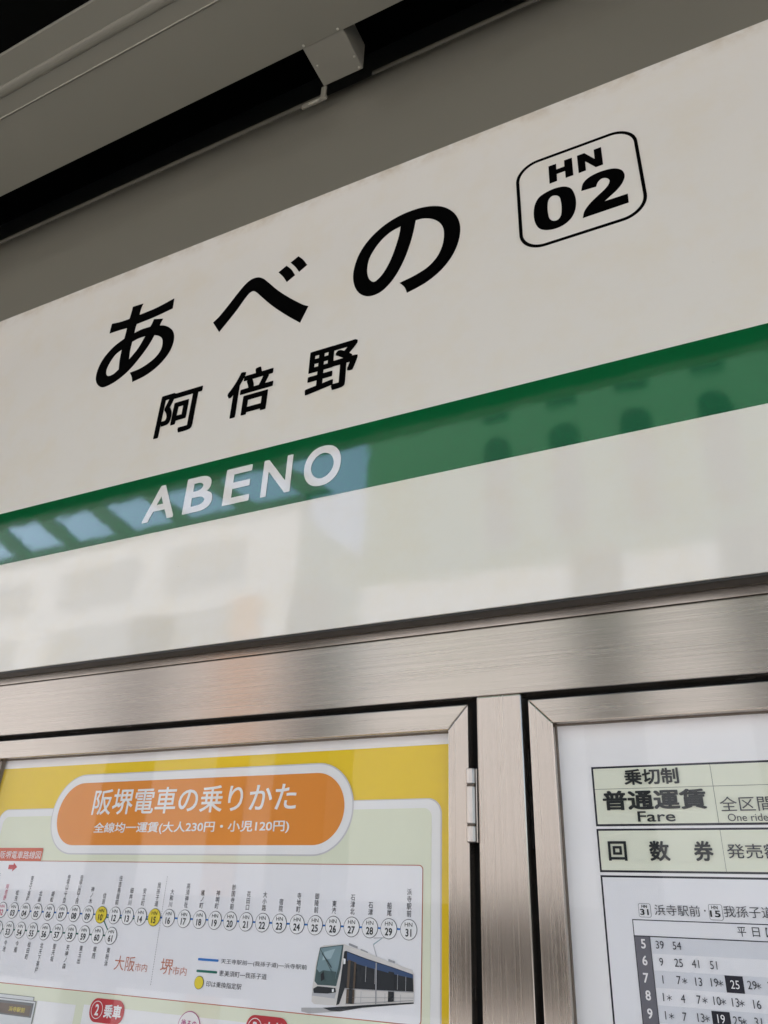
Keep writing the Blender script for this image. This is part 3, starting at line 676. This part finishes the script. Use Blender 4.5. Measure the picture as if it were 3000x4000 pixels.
mb.rect(-1.298, SB['61'][1], zb_ - .0011, zb_ + .0011, L(7), 'green')
p, q = (ST['10'][1] + .004, zt_ - .004), (SB['61'][1] - .002, zb_)
mb.sheet([[(p[0] - .0013, p[1]), (p[0] + .0013, p[1]), (q[0] + .0013, q[1]), (q[0] - .0013, q[1])]], L(7), 'green')
for k in range(46):
    zz = .0450 - k * .0032
    mb.rect(-.8876, -.8870, zz - .0009, zz + .0009, L(9), 'text')
mb.build('route_line', mp)
R_ = .0123
for nm, x, z in D['stations_top'] + D['stations_bottom']:
    z = zt_ if nm in ST else zb_
    if x < -1.31: continue
    mk = MB()
    fill = 'circle_yellow' if nm in ('10', '15') else 'white'
    mk.sheet([ring(x, z, R_)], L(8), 'text')
    mk.sheet([ring(x, z, R_ - .0007)], L(9), fill)
    tc = 'pink_text' if nm == '02' else 'text_black'
    text_box(mk, 'HN', (x - .0055, z + .0035, x + .0055, z + .0082), L(10), tc, .0)
    text_mid(mk, nm, x, z - .0036, .0090, .90, L(10), tc, .018)
    mk.build('station_marker', mp)
NAMES = {'01': '天王寺駅前', '02': '阿倍野', '03': '松虫', '04': '東天下茶屋', '05': '北畠', '06': '姫松', '07': '帝塚山三丁目', '08': '帝塚山四丁目', '09': '神ノ木', '10': '住吉',
         '12': '住吉鳥居前', '13': '細井川', '14': '安立町', '15': '我孫子道', '16': '大和川', '17': '高須神社', '18': '綾ノ町', '19': '神明町', '20': '妙国寺前', '21': '花田口', '22': '大小路',
         '23': '宿院', '24': '寺地町', '25': '御陵前', '26': '東湊', '27': '石津北', '28': '石津', '29': '船尾', '31': '浜寺駅前',
         '52': '新今宮駅前', '53': '今池', '54': '今船', '55': '松田町', '56': '北天下茶屋', '57': '聖天坂', '58': '天神ノ森', '59': '東玉出', '60': '塚西', '61': '東粉浜'}
for nm, x, z in D['stations_top'] + D['stations_bottom']:
    if x < -1.34: continue
    nb = MB(); s = NAMES[nm]; size, pitch = .0084, .0086
    if nm in ('07', '08'): pitch = .0070
    if nm == '04': pitch = .0079
    n = len(s)
    if nm in ST: ztop = zt_ + R_ + .0022 + pitch * (n - .5)
    else: ztop = zb_ - R_ - .0032 - pitch * .5
    for k, ch in enumerate(s):
        char_cell(nb, ch, x, ztop - k * pitch, size, L(8), 'pink_text' if nm == '02' else 'text', .004, .86)
    nb.build('station_name', mp)
for pair in (D['osaka'][:2], D['osaka'][2:]):
    mb = MB()
    for s, box in pair: text_box(mb, s, box, L(8), 'city', -.006)
    mb.build('city_name', mp)
mb = MB()
mb.sheet([rrect(-.8070, -.7700, -.0641, -.0611, .0012, 3)], L(8), 'blue')
mb.sheet([rrect(-.8070, -.7700, -.0787, -.0757, .0012, 3)], L(8), 'green')
mb.sheet([ring(-.7998, -.0914, .0083)], L(8), 'text'); mb.sheet([ring(-.7998, -.0914, .0077)], L(9), 'circle_yellow')
for s, box in D['legend']: text_box(mb, s, box, L(8), 'text', -.002)
mb.build('map_legend', mp)
tp = MB()
T = D['tram']
for k, mt, lay in (('shadow', 'tram_rail', 7), ('under', 'tram_dark', 8), ('panto', 'tram_silver', 8), ('panto_b', 'tram_sky', 8), ('panto_c', 'tram_silver', 8), ('roofbox_a', 'tram_grey', 8), ('roofbox_b', 'tram_grey', 8), ('roofbox_c', 'tram_grey', 8),
                   ('body', 'tram_body', 9), ('side_dark', 'tram_dark', 10), ('side_blue', 'tram_blue', 11), ('windscreen', 'tram_glass_dark', 10), ('glass', 'tram_glass', 11), ('bumper', 'tram_dark', 11),
                   ('door_front', 'tram_bronze', 12), ('door_gap', 'tram_dark', 13), ('door_mid', 'tram_dark', 12), ('joint', 'tram_grey', 13), ('headlight', 'white', 13), ('mirror', 'white', 13)):
    tp.sheet([[(p[0], p[1]) for p in T[k]]], L(lay), mt)
def line(a, b, w, mt, lay):
    dx, dz = b[0] - a[0], b[1] - a[1]; n_ = math.hypot(dx, dz); ox, oz = -dz / n_ * w / 2, dx / n_ * w / 2
    tp.sheet([[(a[0] + ox, a[1] + oz), (b[0] + ox, b[1] + oz), (b[0] - ox, b[1] - oz), (a[0] - ox, a[1] - oz)]], L(lay), mt)
bx0, bx1 = T['body'][8], T['body'][0]
gl = T['glass']
line(gl[0], gl[3], .0009, 'tram_glass_dark', 14); line((gl[0][0] + .004, gl[0][1] - .006), (gl[2][0] - .010, gl[2][1] - .002), .0010, 'tram_dark', 14)
tp.sheet([[gl[5], gl[4], gl[3], (gl[3][0] + .001, gl[3][1] + .008), (gl[5][0] + .006, gl[5][1] + .003)]], L(13), 'tram_glass_dark')
tp.sheet([[(gl[5][0] + .003, gl[5][1] - .002), (gl[4][0] - .004, gl[4][1] + .010), (gl[4][0] - .002, gl[4][1] + .001), (gl[5][0] + .004, gl[5][1] - .010)]], L(14), 'tram_dark')
for fx in (.30, .44, .78, .90):
    a, b = T['side_blue'][7], T['side_blue'][4]
    px = a[0] + (b[0] - a[0]) * fx; pz = a[1] + (b[1] - a[1]) * fx
    line((px, pz), (px, pz - .019 + .003 * fx), .0007, 'tram_grey', 13)
s0, s1 = T['side_dark'][6], T['side_dark'][4]
line((s0[0], s0[1] - .0006), (s1[0], s1[1] - .0006), .0008, 'tram_grey', 13)
line((s0[0] + .004, s0[1] - .010), (s1[0], s1[1] - .0068), .0004, 'tram_grey', 12)
line((s0[0] + .002, s0[1] - .0175), (s1[0], s1[1] - .0095), .0007, 'tram_grey', 12)
for fx in (.25, .60, .82):
    px = s0[0] + (s1[0] - s0[0]) * fx
    line((px, s0[1] - .002), (px, s0[1] - .016 + .006 * fx), .0005, 'tram_grey', 12)
tp.sheet([[(gl[0][0] + .006, gl[0][1] - .004), (gl[1][0] - .010, gl[1][1] - .004), (gl[1][0] - .016, gl[1][1] - .016), (gl[0][0] + .004, gl[0][1] - .014)]], L(12), 'tram_sky')
tp.sheet([[T['bumper'][0], T['bumper'][5], (T['bumper'][3][0], T['bumper'][3][1] - .0008), (T['bumper'][3][0] - .002, T['bumper'][3][1] - .0070), (T['bumper'][0][0] - .0015, T['bumper'][0][1] - .0080)]], L(10), 'tram_silver')
tp.build('tram_picture', mp)
# lower panels, cut by the bottom of the picture
lw = MB()
W_ = D['low']
def low(k): return [(p[0], p[1] if p[1] > -.1475 else -.30) for p in W_[k]]
lw.rect(-1.1110, -1.0285, -.60, -.1348, L(5), 'white')
lw.rect(-1.012, -.6725, -.60, -.1330, L(5), 'white')
lw.rect(-.655, -.452, -.60, -.1330, L(5), 'white')
lw.rect(-1.290, -1.1185, -.1362, -.1306, L(6), 'device_grey'); lw.rect(-1.289, -1.1192, -.1360, -.1313, L(7), 'device_light')
lw.rect(-1.290, -1.1112, -.40, -.1357, L(8), 'device_grey'); lw.rect(-1.289, -1.1122, -.40, -.1366, L(9), 'device_light')
lw.rect(-1.289, -1.1150, -.1580, -.1388, L(10), 'device_grey'); lw.rect(-1.200, -1.1190, -.1560, -.1425, L(11), 'tram_bronze')
lw.build('lower_panel', rp)
lp = MB(); text_box(lp, '浜寺駅前', D['low_text'][0][1], L(12), 'screen_amber', .02); lp.build('destination_screen', rp)
for x0, num, word in ((-.9981, '2', '乗車'), (-.7115, '3', '支払')):
    lp = MB()
    lp.sheet([rrect(x0, x0 + .0682, -.1535, -.1230, .0140, 8)], L(7), 'red')
    cx, cz = x0 + .0148, -.1378
    lp.sheet([ring(cx, cz, .0115), ring(cx, cz, .0106)], L(8), 'white')
    text_box(lp, num, (x0 + .0110, -.1448, x0 + .0186, -.1306), L(8), 'white', .02)
    text_box(lp, word, (x0 + .0291, -.1468, x0 + .0631, -.1292), L(8), 'white', .03)
    lp.build('step_heading', rp)
lp = MB()
lp.sheet([ring(-.8077, -.1468, .0202)], L(7), 'magenta'); lp.sheet([ring(-.8077, -.1468, .0192)], L(8), 'white')
text_box(lp, '後ろの', (-.8215, -.1465, -.7945, -.1370), L(9), 'magenta', .012)
lp.build('round_note', rp)

# ================================================================== TIMETABLE POSTER (right door)
tt = thing('timetable_poster', 'white fare and timetable poster behind glass right of the mullion', 'poster', (.19, YP, EYE))
mb = MB(); mb.box(-.276, .655, YP, YP + .0008, -.66, .262, 'paper'); mb.build('paper_sheet', tt)
XR = .50
def boxed(mb, x0, x1, z0, z1, w, fill, a=1):
    mb.rect(x0, x1, z0, z1, L(a), 'frame_black')
    mb.rect(x0 + w, x1 - w, z0 + w, z1 - w, L(a + 1), fill)
mb = MB()
boxed(mb, -.2146, XR, .1130, .1850, .0025, 'cream')
mb.rect(-.2121, XR - .003, .1569, .1574, L(3), 'hairline'); mb.rect(-.0701, -.0696, .1155, .1825, L(3), 'hairline')
for b, s, box in D['tt_text'][0:5]: text_box(mb, s, box, L(6), 'text_black' if b > .015 else 'text', b * .5, 4)
mb.build('fare_table', tt)
mb = MB()
boxed(mb, -.2146, XR, .0606, .1100, .0023, 'cream')
mb.rect(-.0701, -.0697, .0629, .1077, L(3), 'hairline')
for b, s, box in D['tt_text'][5:9]: text_box(mb, s, box, L(6), 'text_black' if b > .015 else 'text', b * .5, 4)
mb.build('coupon_table', tt)
mb = MB()
boxed(mb, -.2146, XR, -.62, .0572, .0022, 'paper_cool')
boxed(mb, -.1818, XR - .03, -.60, .0106, .0010, 'paper_cool', 3)
mb.rect(-.1818, XR - .031, -.0071, -.0061, L(6), 'frame_black')
for k in range(0, 9, 2):
    zt = -.0071 - .0167 * k
    mb.rect(-.1632, XR - .031, zt - .0167, zt, L(5), 'band')
mb.rect(-.1808, -.1637, -.30, -.0071, L(5), 'hour_grey'); mb.rect(-.1640, -.1634, -.30, -.0071, L(6), 'frame_black')
mb.rect(-.0886, -.0703, -.0570, -.0409, L(6), 'frame_black')
mb.rect(-.1074, -.0889, -.0916, -.0751, L(6), 'frame_black')
for x0, x1, z0, z1 in ((-.1733, -.1591, .0130, .0276), (-.0953, -.0806, .0126, .0288)):
    mb.sheet([rrect(x0, x1, z0, z1, .0022, 5)], L(3), 'hour_grey'); mb.sheet([rrect(x0 + .0005, x1 - .0005, z0 + .0005, z1 - .0005, .0018, 5)], L(4), 'paper_cool')
mb.rect(-.1003, -.0987, .0211, .0227, L(3), 'text')
for nm, x, z in D['hours']: text_mid(mb, nm, x, z, .0098, .92, L(7), 'paper', .018)
for nm, x, z in D['minutes']:
    inv = (nm == '25' and -.09 < x < -.07 and z < -.04) or (nm == '19' and z < -.08)
    base = nm.rstrip('*')
    dx = -.0021 if nm.endswith('*') else 0
    text_mid(mb, base, x + dx, z, .0080, .86, L(8), 'paper' if inv else 'text', .0)
    if nm.endswith('*'):
        for a in (90, 30, 150):
            ca, sa = math.cos(math.radians(a)), math.sin(math.radians(a))
            cx, cz = x + .0042, z - .0004
            w, h = .00028, .0029
            mb.sheet([[(cx + ca * h - sa * w, cz + sa * h + ca * w), (cx - ca * h - sa * w, cz - sa * h + ca * w), (cx - ca * h + sa * w, cz - sa * h - ca * w), (cx + ca * h + sa * w, cz + sa * h - ca * w)]], L(8) - .00005 * a / 30, 'text')
for b, s, box in D['tt_text'][9:18]: text_box(mb, s, box, L(6), 'text_black' if b > .015 else 'text', b * .5, 4)
mb.build('departure_table', tt)

bpy.data.objects.remove(_fo)
bpy.data.curves.remove(_fc)

# ================================================================== ACROSS THE TRACKS (seen as reflections in the enamel, steel and glass)
M['wall_tinted'] = paint('green_tinted_render', (0.115, 0.225, 0.135), 0.8, 0.1, 2)  # green put into the wall to tint its reflection in the stripe
M['wall_white'] = paint('white_block_wall', (0.80, 0.79, 0.77), 0.7, 0.08, 2)
M['window_dark'] = paint('dark_window', (0.02, 0.022, 0.022), 0.3, 0.2)
M['window_pale'] = paint('pale_blind_window', (0.36, 0.37, 0.37), 0.5, 0.15, 1.5)
M['lattice'] = paint('lattice_green', (0.03, 0.06, 0.045), 0.6, 0.2)
M['barrier_dark'] = paint('brown_grey_barrier', (0.035, 0.031, 0.026), 0.8, 0.2)
M['post_grey'] = paint('post_grey', (0.055, 0.055, 0.05), 0.7, 0.2)
M['banner_orange'] = paint('banner_orange', (0.75, 0.33, 0.10), 0.7, 0.1)
M['pave'] = paint('pale_pavement', (0.55, 0.56, 0.58), 0.85, 0.1, 3)

ob_ = thing('arcade_building', 'green-tinted building across the tracks with tall dark arched windows', 'building', (2, -9, EYE - 1.85))
mb = MB(); mb.box(-5.45, 11, -12, -9, -1.848, 7.75, 'wall_tinted'); mb.build('wall', ob_)
mb = MB(); mb.box(-5.44, 11, -9.0, -8.97, -1.84, 4.6, 'wall_white', .004); mb.build('bounce_band', ob_)  # white band added to brighten the steel and the lower sign
for k in range(13):
    cx = -3.12 + 1.083 * k
    if k % 1 == 0 and cx < 10:
        mb = MB()
        arch = [(cx - .215, 5.0), (cx + .215, 5.0)] + [(cx + .215 * math.cos(math.radians(a)), 6.72 + .215 * math.sin(math.radians(a))) for a in range(0, 181, 20)]
        mb.prism([arch], -9.0, -8.985, 'window_dark')
        mb.box(cx - .22, cx + .22, -9.0, -8.984, 7.28, 7.6, 'window_dark')
        mb.build('window', ob_)
wb = thing('white_block', 'white office block across the tracks left of the arcade building', 'building', (-12, -9, EYE - 1.85))
mb = MB(); mb.box(-24, -6.75, -14, -9, -1.848, 6.35, 'wall_white'); mb.build('wall', wb)
for k, (xa, xb) in enumerate(((-15.5, -13.3), (-12.3, -10.4), (-9.6, -7.9))):
    for z0 in (2.4, 3.9, 5.2):
        mb = MB(); mb.box(xa, xb, -9.0, -8.97, z0, z0 + .8, 'window_pale'); mb.build('window', wb)
lt = thing('rooftop_lattice', 'dark green lattice girder standing on the white block roof', 'girder', (-12, -9.2, EYE + 6.35))
mb = MB()
mb.box(-24, -6.75, -9.3, -9.1, 6.36, 6.75, 'lattice'); mb.box(-24, -6.75, -9.3, -9.1, 7.62, 8.6, 'lattice')
for k in range(12):
    xa = -24.2 + 1.5 * k
    a, b = (xa, 7.62), (xa + 1.15, 6.75)
    mb.prism([[(a[0] - .24, a[1]), (a[0] + .24, a[1]), (b[0] + .24, b[1]), (b[0] - .24, b[1])]], -9.3, -9.1, 'lattice')
mb.build('lattice_frame', lt)
tag(MB().box(-40, 40, -5.2, -5.0, -.62, .12, 'barrier_dark', .01).build('track_barrier'), 'dark brown guard fence along the far side of the tracks', 'fence')
structure(MB().box(-40, 40, -8.8, -5.6, -1.85, -1.75, 'pave', .01).build('far_pavement'))
for k, rx in enumerate((-.98, -.64, -.175, .02)):  # posts added out of view to give the header rail dark vertical bands
    o = MB().box(rx * 7 - .24, rx * 7 + .24, -6.2, -5.9, -1.748, 3.3, 'post_grey', .01).build('added_post')
    tag(o, 'dark grey post out of view, added for the dark bands in the header rail', 'post', 'posts added for the header rail bands')
tag(MB().box(-.77 * 7 - .2, -.77 * 7 + .2, -6.1, -6.04, -1.748, 3.4, 'banner_orange', .005).build('upright_banner'), 'orange upright banner on the far pavement', 'banner')
